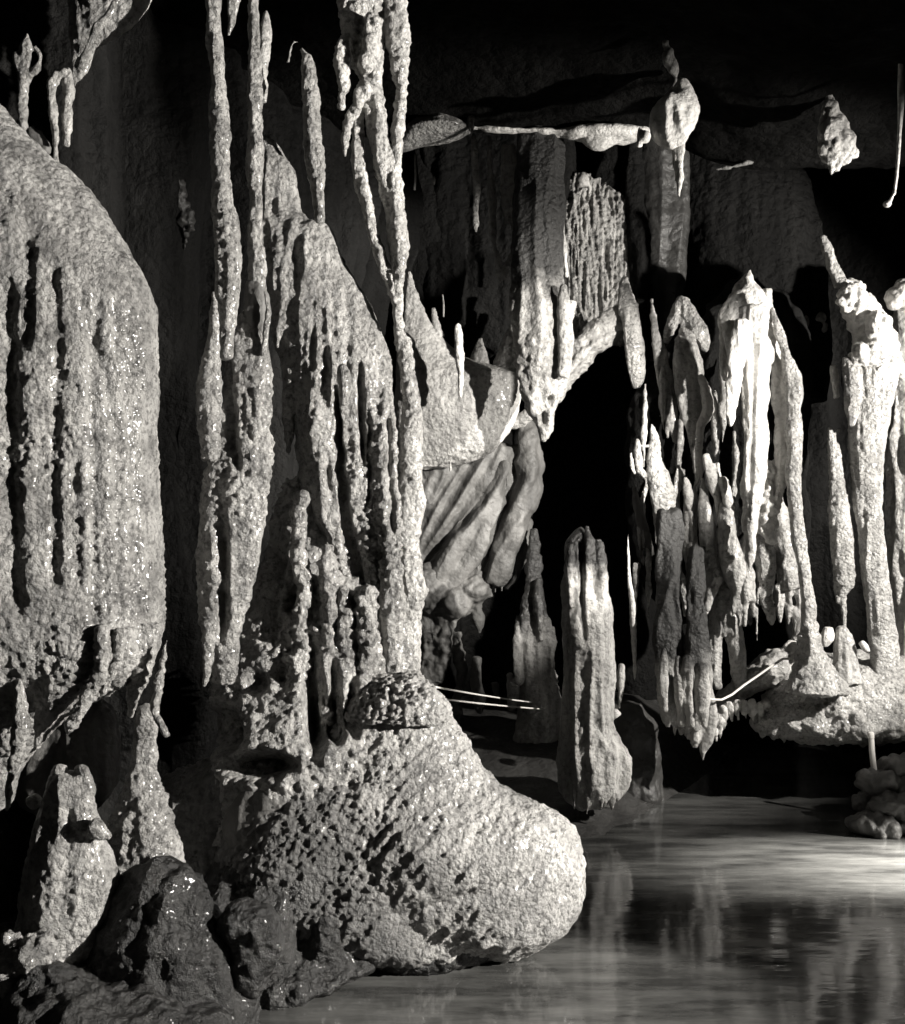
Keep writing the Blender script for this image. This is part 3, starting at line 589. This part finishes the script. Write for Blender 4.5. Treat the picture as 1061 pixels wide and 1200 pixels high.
thing('drapery', 'ragged white icicle with several small spikes left of the grey drapery', 'stalactite', 9.5, [
    ('icicle', [L([(496,762,767),(515,762,773),(540,758,776),(558,757,786),(580,762,791),(605,766,791),(630,769,789),(655,774,789),(675,777,788),(692,781,785)], t=0.7)]),
    ('spike', [U([(747,514,4),(748,535,10),(750,552,10),(760,562,8),(757,575,7),(755,590,2)])]),
    ('spike', [U([(739,530,4),(741,548,8),(745,556,3)])]), ('spike', [U([(750,522,3),(762,523,3)])]),
    ('spike', [U([(794,548,3),(792,570,6),(790,590,5)])]), ('spike', [U([(788,640,6),(794,665,9),(801,690,10),(804,722,4)])]),
], M['cream'], o=FARS)
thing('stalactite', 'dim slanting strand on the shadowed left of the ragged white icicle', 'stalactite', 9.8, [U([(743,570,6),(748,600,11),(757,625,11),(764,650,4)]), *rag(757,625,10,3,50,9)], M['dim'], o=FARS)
thing('stalactite', 'thin spiked stalactite between the white icicle and the small white fangs', 'stalactite', 9.5, [
    U([(804,558,4),(807,580,10),(808,598,4)]), U([(810,600,5),(814,630,7),(817,655,3)]), U([(806,570,5),(806,600,9),(806,640,12),(812,690,6)], d=0.05), *rag(808,640,8,3,40,8)], M['far'], o=FARS)
thing('stalactite', 'left of a pair of small sharp white fangs', 'stalactite', 9.4, [U([(827,532,6),(833,555,13),(840,580,11),(844,606,4)]), U([(841,542,5),(842,570,6)])], M['white'], o=FARS)
thing('stalactite', 'right of a pair of small white fangs, flat ended', 'stalactite', 9.35, [U([(846,560,7),(851,575,12),(854,595,11),(856,610,6)])], M['white'], o=FARS)
thing('stalactite', 'knobbly grey stalactite under the left fang ending in white curls', 'stalactite', 9.4, [
    ('shaft', [U([(824,560,3,0.15),(826,590,12,0.05),(830,630,20),(833,655,18),(836,675,20),(832,695,13),(828,715,9)])]),
    ('curl', [U([(832,705,6),(826,718,7),(815,721,4),(811,722,2)])], dict(mat=M['white'])),
], M['far'], o=FARS)
thing('stalactite', 'thick grey stalactite under the right fang with dripping tip', 'stalactite', 9.3, [U([(845,565,4,0.2),(850,600,15,0.06),(855,640,24),(861,668,27),(864,690,16),(866,710,10),(867,735,2)]), U([(862,680,10),(872,700,9),(874,718,4)]), *rag(862,700,26,5,34,1)], M['far'], o=FARS)
thing('stalactite', 'banded grey stalactite with small teeth below the tip of the white spire', 'stalactite', 9.3, [U([(876,610,4,0.2),(876,650,14,0.05),(876,690,20),(878,705,18)]), drip(873,705,735,9), drip(883,705,725,6), drip(887,712,752,4), *rag(876,700,18,4,30,5)], M['far'], o=FARS)
thing('stalactite', 'pale rounded stalactite with one long drip between the two toothed ones', 'stalactite', 9.3, [U([(894,575,5,0.2),(896,615,16,0.05),(896,650,25),(897,675,20),(899,700,12),(903,720,10),(905,733,3)]), *rag(896,690,20,4,34,2)], M['cream'], o=FARS)
thing('stalactite', 'broad grey stalactite with three pointed drips beside the slim column', 'stalactite', 9.35, [
    U([(906,560,6,0.2),(914,605,20,0.05),(920,640,28),(925,670,30),(926,690,26)]), drip(914,685,730,10), drip(924,690,732,9), drip(933,680,718,10, 6), U([(932,710,10),(936,730,12),(935,745,10),(930,750,4)]), *rag(924,690,30,5,40,3), *rag(915,620,20,3,30,4)], M['far'], o=FARS)
for k, (x, y0, y1, w, dd) in enumerate(((756,450,548,6,0.2),(770,545,640,6,0.25),(798,470,600,7,0.2),(814,560,655,6,0.1),(838,455,560,7,0.25),(847,420,520,6,0.2),(905,610,706,7,0),(888,590,690,6,0.05),(760,640,724,6,0.1),(792,690,770,7,0.05),(818,640,728,6,0.05),(752,575,664,7,0.2),(931,590,690,7,0.1),(842,610,700,6,0),(777,415,505,7,0.25),(862,505,610,7,0.1),(870,640,742,5,-0.05),(824,690,770,6,0.1))):
    r = np.random.RandomState(50 + k)
    thing('stalactite', 'thin dull stalactite filling a gap deep in the crowded right hand cluster', 'stalactite', 9.6 + dd, [
        U([(x + r.uniform(-3,3), y0, 3, 0.1), (x, y0 + (y1-y0)*0.3, w), (x + r.uniform(-2,2), y0 + (y1-y0)*0.65, w*0.8), (x + r.uniform(-3,3), y1, 2)]), *rag(x, y0 + (y1-y0)*0.6, w, 2, 26, 90 + k)], M['far'], o=FARS, group='thin stalactites in the gaps of the right hand cluster')
thing('white_spire', 'large bright white spire shaped formation with long hanging icicles', 'stalactite', 9.2, [
    ('peak', [L([(314,878,882),(325,872,886),(340,862,892),(355,852,897),(375,847,902),(400,848,904),(425,852,905)], t=0.7, n=36)], dict(o=dict(flute=0.03, kflute=8, stretch=0.2))),
    ('icicle', [L([(360,868,898),(400,866,900),(440,870,901),(480,871,900),(530,871,898),(565,868,896),(595,871,889),(625,873,886),(650,874,884),(670,877,879)], t=0.8, d=-0.12, n=32)], dict(o=dict(grooves=[([(884,380),(882,480),(880,580)], 3, 0.03), ([(872,420),(874,520)], 3, 0.03)]))),
    ('icicle', [U([(870,375,14),(866,400,20),(862,435,16),(858,470,14),(856,490,9),(856,500,3)], d=-0.2)]),
    ('sheet', [L([(340,894,902),(370,900,912),(410,904,920),(450,906,926),(490,908,928),(525,910,928),(560,909,923),(590,907,914),(612,908,910)], t=0.45, n=30)], dict(o=dict(flute=0.02))),
    ('rough_end', [L([(540,886,912),(570,884,914),(600,884,912),(622,892,910),(640,900,908)], t=0.6, d=0.05)], dict(o=dict(pop=0.05, kpop=11, popmin=0.8))),
    ('side_spike', [U([(857,345,3),(852,365,9),(849,395,9),(848,425,7),(851,445,3)])]),
], M['white'], o=dict(FARS, flute=0.014, low=0.02))
thing('column', 'slim leaning column with flared base standing on the shelf right of the white spire', 'column', 9.1, [
    ('shaft', [L([(340,896,902,0.2),(365,902,910,0.08),(390,908,918),(412,914,927),(440,918,937),(460,921,941),(485,922,939),(520,923,939),(560,922,938),(600,924,941),(640,930,946),(680,936,951),(700,939,954),(725,941,955),(748,941,957)], t=0.85, n=30)]),
    ('base', [L([(730,942,956),(750,939,959),(768,936,967),(784,932,978),(798,926,988),(810,922,992)], t=0.9, n=36)], dict(o=dict(flute=0.02, kflute=8, lump=0.02))),
], M['cream'], o=dict(FARS, low=0.02))
thing('stalactite', 'rough stalactite ending in forked drips between the slim and the thick right column', 'stalactite', 9.45, [
    ('body', [L([(500,970,974),(515,969,981),(540,971,988),(575,972,993),(610,972,998),(640,974,1001),(665,976,1002),(685,978,1000),(700,982,990)], t=0.8, n=30)]),
    ('drip', [drip(981,675,708,8,1), U([(987,690,10),(989,720,6),(991,750,4),(991,775,2)]), drip(998,670,690,6)]),
    ('spur', [U([(972,512,4),(980,508,5),(986,502,3)])]),
], M['cream'], o=FINE)
thing('column', 'thick bright column with a knobbly head at the right edge', 'column', 9.4, [
    ('shaft', [L([(420,1004,1056),(450,1000,1050),(480,997,1043),(510,996,1038),(550,998,1033),(590,1001,1032),(630,1007,1035),(670,1011,1040),(710,1015,1046),(750,1019,1051),(790,1022,1055),(812,1014,1062)], t=0.85, n=36)]),
    ('head', [L([(330,985,1008),(345,985,1020),(365,990,1034),(390,998,1046),(415,1002,1056),(440,1004,1058)], t=0.7, n=30), B(1000,350,14,16,10,-0.1), B(1030,385,14,22,12,-0.15), B(1018,415,22,14,14,-0.12)], dict(mat=M['white'], o=dict(pop=0.05, kpop=10, popmin=0.7))),
    ('branch', [U([(964,276,7),(970,295,12),(978,315,13),(986,335,18)])]),
    ('fork', [L([(418,988,996),(432,988,1008),(455,990,1010),(480,992,1008),(500,994,1000)], t=0.7, d=-0.1)]),
    ('fork', [U([(976,428,6),(979,445,9),(981,466,6)])], dict(mat=M['white'])),
], M['cream'], o=dict(FARS, flute=0.012))
thing('column', 'grey column cut off by the right picture edge behind the thick bright column', 'column', 9.9, [
    L([(330,1062,1110),(380,1048,1110),(440,1042,1110),(490,1046,1110),(545,1042,1110),(600,1040,1115),(680,1046,1120),(760,1050,1120),(840,1050,1120)], t=0.7, n=36)], M['far'], o=dict(FAR, flute=0.03))
thing('stone', 'white stone lump at the right edge level with the knobbly column head', 'rock', 9.4, [B(1050,350,12,14), B(1062,345,16,20)], M['white'], o=KNOB)
for lab, ps in (('left of two faint pale knobs on the dark wall beside the knobbly column head', [B(942,378,6,8), B(939,388,4,6)]), ('right of two faint pale knobs on the dark wall beside the knobbly column head', [B(962,372,6,6), B(967,384,4,6)])):
    thing('stone', lab, 'rock', 11.0, ps, M['far'], o=dict(lump=0.02, klump=9), group='pale knobs on the dark wall')

thing('rock_shelf', 'wide pale rock shelf with scalloped dripping rim jutting over the dark pool at right', 'rock', 9.5, [
    ('slab', [L([(772,935,1150,0.25),(786,918,1158,0.12),(800,906,1160,0.04),(815,898,1160),(832,890,1160,-0.04),(844,884,1160,-0.06),(854,887,1160,-0.02),(861,900,1160,0.1)], t=0.40, n=90, p=2.2, step=4)], dict(o=dict(pop=0.05, kpop=9, popmin=0.5, lump=0.035, klump=6))),
] + [('drip', [U([(x, 838, w*0.8, 0.1), (x, 852, w), (x + 1, 852 + h*0.5, w*0.6), (x + 1, 852 + h, 2)], d=-0.42 + 0.0022*abs(x-1000))], dict(o=dict(low=0.01))) for x, h, w in ((893,14,14),(906,16,14),(918,20,16),(932,18,18),(950,18,14),(966,10,12),(982,12,12),(998,8,12),(1014,4,12))] + [
    
], M['cream'], o=dict(FARS, low=0.03, lump=0.02, flute=0.0))
thing('rock_ramp', 'rough ramp of rock rising from the teeth to the slim column base', 'rock', 9.6, [
    U([(836,826,10),(855,815,22),(878,800,34),(902,784,38),(920,768,26),(930,756,10)], t=1.2)], M['far'], o=dict(KNOB, pop=0.03, kpop=9))
thing('stone', 'small white block on top of the rock ramp', 'rock', 9.55, [L([(750,924,932),(758,918,936),(768,916,934),(772,920,930)], t=0.8)], M['white'], o=dict(lump=0.01))
for k, (x, y, rx, ry) in enumerate(((848,836,6,11),(842,846,6,12),(856,830,6,9),(864,828,5,9),(873,828,6,9),(882,830,6,10),(891,830,5,8),(899,826,5,7),(838,855,4,9))):
    thing('rock_tooth', 'small white broken tooth of rock in the uneven row under the rock ramp', 'stalactite', 9.35, [B(x, y, rx, ry, rx), U([(x, y, rx*1.6), (x+1, y+ry, rx), (x+2, y+ry*1.7, 2)])], M['white'], o=dict(lump=0.02, klump=14, seed=k), group='white rock teeth under the ramp', smooth=1)
thing('stone', 'white angular stone between the slim column base and the stub stalagmite', 'rock', 9.3, [L([(735,966,976),(742,962,978),(752,962,977),(758,964,970)], t=0.8, p=3)], M['white'], o=dict(lump=0.006))
thing('stalagmite', 'grey stub stalagmite standing on the shelf below the forked drips', 'stalagmite', 9.3, [
    L([(734,980,992),(745,978,998),(765,978,1004),(785,976,1006),(800,972,1010)], t=0.85)], M['far'], o=FARS)
thing('stone', 'little pale stone leaning at the foot of the thick bright column', 'rock', 9.2, [U([(1009,752,7),(1014,758,9),(1020,764,4)])], M['white'], o=dict(lump=0.01))
thing('drapery', 'grey drapery with ragged drips hanging low over the pool, left of its longer twin', 'stalactite', 9.2, [
    L([(600,772,798,0.15),(690,771,798,0.05),(740,770,800),(785,772,802),(815,775,806),(835,781,809),(848,787,810)], t=0.5, n=30), drip(783,815,850,10), drip(791,835,862,9), drip(799,840,860,8), drip(806,838,868,9), drip(812,838,858,7), U([(776,760,6),(775,800,10),(778,832,5)], d=-0.15), U([(795,770,6),(797,810,11),(799,850,6)], d=-0.16)], M['fringe'], o=dict(FAR, flute=0.03))
thing('drapery', 'longer grey drapery ending in one long white drip over the pool', 'stalactite', 9.15, [
    L([(640,808,826,0.15),(740,804,828),(790,801,832),(815,801,835),(838,804,838),(852,810,837)], t=0.5, n=30), drip(808,840,866,8), drip(814,845,874,8), drip(820,845,870,8), U([(829,830,18),(829,862,13),(825,880,9),(824,893,4)]), U([(806,770,6),(806,815,11),(810,850,6)], d=-0.15), U([(822,780,6),(822,820,10),(824,850,6)], d=-0.17)], M['fringe'], o=dict(FAR, flute=0.03))
thing('stalactite', 'pale forked drapery like a pair of trouser legs above the rope', 'stalactite', 9.5, [
    U([(852,650,3,0.2),(848,690,12),(840,720,18),(838,750,16),(838,780,16),(842,808,8)]), U([(850,660,4,0.1),(853,700,15),(858,730,20),(863,760,20),(866,790,18),(868,808,8)]), U([(849,665,6),(850,695,16),(850,720,20),(849,745,12)]), *rag(852,700,20,4,46,7)], M['far'], o=FARS)

thing('hanging_rock', 'bright faceted pendant rock with a drip hanging from the dark ceiling', 'rock', 8.6, [
    ('pendant', [L([(92,799,804),(104,788,810),(116,775,815),(126,764,816),(138,764,814),(150,766,810),(162,772,804),(172,782,801)], t=0.6, n=30, p=2.6)], dict(o=dict(flute=0.03, kflute=6, stretch=0.4))),
    ('drip', [L([(160,788,804),(185,788,801),(205,792,801),(220,794,799),(231,795,797)], t=0.8)]),
    ('knob', [B(756,160,7,7), U([(750,150,5),(750,172,4)])]),
], M['white'], o=dict(FARS, flute=0.01))
thing('hanging_rock', 'thin speckled flake above the bright faceted pendant', 'rock', 8.2, [L([(48,778,782),(65,776,790),(80,780,796),(92,788,797),(103,787,790)], t=0.6)], M['far'], o=dict(KNOB, pop=0.02))
thing('hanging_rock', 'speckled three cornered pendant rock hanging at the upper right', 'rock', 8.4, [
    L([(106,968,974),(125,964,984),(145,960,994),(165,958,1003),(182,958,1008),(195,968,990),(205,974,980)], t=0.5, n=26), U([(970,62,6),(972,92,7),(975,108,9)])], M['far'], o=dict(KNOB, pop=0.03, kpop=11))
thing('ceiling_crack', 'thin uneven pale ridge on the dark ceiling between the two pendants', 'rock', 9.5, [U([(838,199,2),(855,196,4),(880,189,5),(905,178,5),(908,176,2)])], M['dim'], o=dict(lump=0.02))
thing('stalactite', 'long thin strand ending in a round knob at the upper right edge', 'stalactite', 8.0, [U([(1057,30,7),(1056,70,6),(1056,110,8),(1054,160,6),(1051,205,5),(1048,228,5)]), B(1040,239,5,4), U([(1048,226,4),(1042,238,5)])], M['white'], o=dict(low=0.006), voxel=0.01)

# man-made things and small rubble
def wire(name, label, cat, pts, r, mat):
    P = [Vector(W(*p)) for p in pts]; me_v, me_f = [], []
    D = 1.0
    n = 8; rings = []
    Q = np.array(P)
    T = np.gradient(Q, axis=0); T /= np.linalg.norm(T, axis=1)[:, None]
    for k in range(len(Q)):
        a = np.cross(T[k], (0.1, 0.2, 1)); a /= np.linalg.norm(a); b = np.cross(a, T[k])
        rings.append([tuple(Q[k] + r * (a * math.cos(2*math.pi*j/n) + b * math.sin(2*math.pi*j/n))) for j in range(n)])
    v, f = shell(rings); c = np.array(v).mean(0)
    me = bpy.data.meshes.new(name); me.from_pydata([tuple(np.array(p) - c) for p in v], [], f); me.materials.append(mat)
    me.polygons.foreach_set('use_smooth', [True] * len(me.polygons))
    o = bpy.data.objects.new(name, me); o.location = c; C.objects.link(o); o['label'] = label; o['category'] = cat
    return o
rope = bpy.data.materials.new('pale_rope'); rope.use_nodes = True
_n = rope.node_tree.nodes; _b = _n['Principled BSDF']; _w = _n.new('ShaderNodeTexWave'); _w.inputs['Scale'].default_value = 40
_r = _n.new('ShaderNodeValToRGB'); _r.color_ramp.elements[0].color = (0.55, 0.53, 0.5, 1); _r.color_ramp.elements[1].color = (0.8, 0.78, 0.74, 1)
rope.node_tree.links.new(_w.outputs['Fac'], _r.inputs['Fac']); rope.node_tree.links.new(_r.outputs['Color'], _b.inputs['Base Color']); _b.inputs['Roughness'].default_value = 0.7
def sag(p, q, s, n=14):
    return [(p[0] + (q[0]-p[0])*t, p[1] + (q[1]-p[1])*t + s*4*t*(1-t), p[2] + (q[2]-p[2])*t) for t in np.linspace(0, 1, n)]
wire('handrail_rope', 'upper of two thin pale ropes stretched from the bell foot to the grey column', 'rope', sag((505,804,6.6), (622,823,9.85), 1.0), 0.0065, rope)
wire('handrail_rope', 'lower of two thin pale ropes stretched from the bell foot to the grey column', 'rope', sag((510,818,6.7), (636,831,9.85), 1.0), 0.0065, rope)
wire('handrail_rope', 'slack pale rope looping from the long drapery up along the rock ramp', 'rope', [(818,812,9.0),(826,816,9.0),(835,820,9.0),(846,820,9.05),(858,814,9.1),(872,803,9.15),(888,792,9.2),(905,780,9.2),(918,772,9.2),(928,772,9.25)], 0.010, rope)
thing('stone', 'white pebble where the slack rope begins on the long drapery', 'rock', 9.0, [B(820,814,6,5)], M['white'], o=dict(lump=0.01))
thing('marker_post', 'short white post standing over the dark water below the shelf rim', 'post', 8.9, [
    ('post', [U([(1021,863,7),(1022,880,7),(1025,905,7)])]), ('cap', [U([(1020.5,858,8),(1021,866,8)])])], rope, voxel=0.01, smooth=1)
for k, (x, y, rx, ry, d) in enumerate(((1030,918,22,16,0),(1056,903,24,18,0.1),(1013,938,14,12,-0.05),(1045,945,28,16,-0.15),(1075,930,34,30,0),(1028,966,34,16,-0.2))):
    thing('rubble_rock', 'dark jagged rock in the broken heap at the water edge below the white post', 'rock', 8.8, [B(x, y, rx, ry, rx*0.9, d)], M['dim'], o=dict(KNOB, pop=0.06, kpop=7, popmin=0.8, seed=k), group='broken rocks at the water edge')
thing('rock', 'dim rounded boulder on the mud bank right of the central column', 'rock', 9.6, [L([(825,730,752),(850,720,770),(880,716,774),(905,714,776),(930,710,780),(950,710,780)], t=0.8, n=34)], M['mud'], o=dict(FARS, low=0.04))

# ------------------------------------------------------------------ lamps, air, camera
w = bpy.data.worlds.new('World'); bpy.context.scene.world = w; w.use_nodes = True
w.node_tree.nodes['Background'].inputs['Color'].default_value = (1, 0.95, 0.88, 1)
w.node_tree.nodes['Background'].inputs['Strength'].default_value = 0.004

def spot(name, loc, aim, watt, angle, blend, size):
    l = bpy.data.lights.new(name, 'SPOT'); l.energy = watt; l.spot_size = math.radians(angle); l.spot_blend = blend
    l.shadow_soft_size = size; l.color = (1, 0.96, 0.9)
    o = bpy.data.objects.new(name, l); C.objects.link(o); o.location = loc
    o.rotation_euler = (Vector(aim) - Vector(loc)).to_track_quat('-Z', 'Y').to_euler()
    return o
spot('flood_lamp', (8.7, 3.1, 3.4), (-0.9, 6.1, 2.6), 15000, 42, 0.3, 0.05)      # key on the left foreground
spot('flood_lamp', (6.1, 6.5, 3.6), (2.6, 9.5, 3.2), 2900, 76, 0.4, 0.06)        # on the right hand cluster
spot('flood_lamp', (4.3, 4.9, 4.0), (0.0, 9.8, 3.2), 5200, 40, 0.6, 0.05)       # on the middle of the back
spot('flood_lamp', (5.6, 7.6, 1.1), (3.5, 7.72, 0.0), 10500, 34, 1.0, 0.05)        # skims the pool

# added unseen pillar that blocks the key lamp from the back walls
def light_blocker():
    nu, nv = 60, 160
    th = np.linspace(0, 2*math.pi, nu); z = np.linspace(-1, 7, nv)
    T = np.repeat(th, nv); Z = np.tile(z, nu)
    P = np.stack([7.087 + 0.5*np.cos(T), 4.316 + 0.5*np.sin(T), Z], 1)
    N = np.stack([np.cos(T), np.sin(T), 0*T], 1)
    d = 0.03 * pn(P * 1.5) + 0.02 * pn(P * 5)
    return struct('key_light_blocker', grid('key_light_blocker', P + N * d[:, None], nu, nv), M['dark'])
light_blocker()

sc = bpy.context.scene
cam = bpy.data.cameras.new('camera'); co = bpy.data.objects.new('camera', cam); C.objects.link(co)
co.location = (0, 0, H); co.rotation_euler = (math.radians(90), 0, 0)
cam.sensor_fit = 'VERTICAL'; cam.sensor_height = 24; cam.lens = 24 * F / 1200; cam.clip_end = 200
sc.camera = co
sc.view_settings.view_transform = 'Standard'; sc.view_settings.look = 'None'
sc.view_settings.exposure = 0; sc.view_settings.gamma = 1
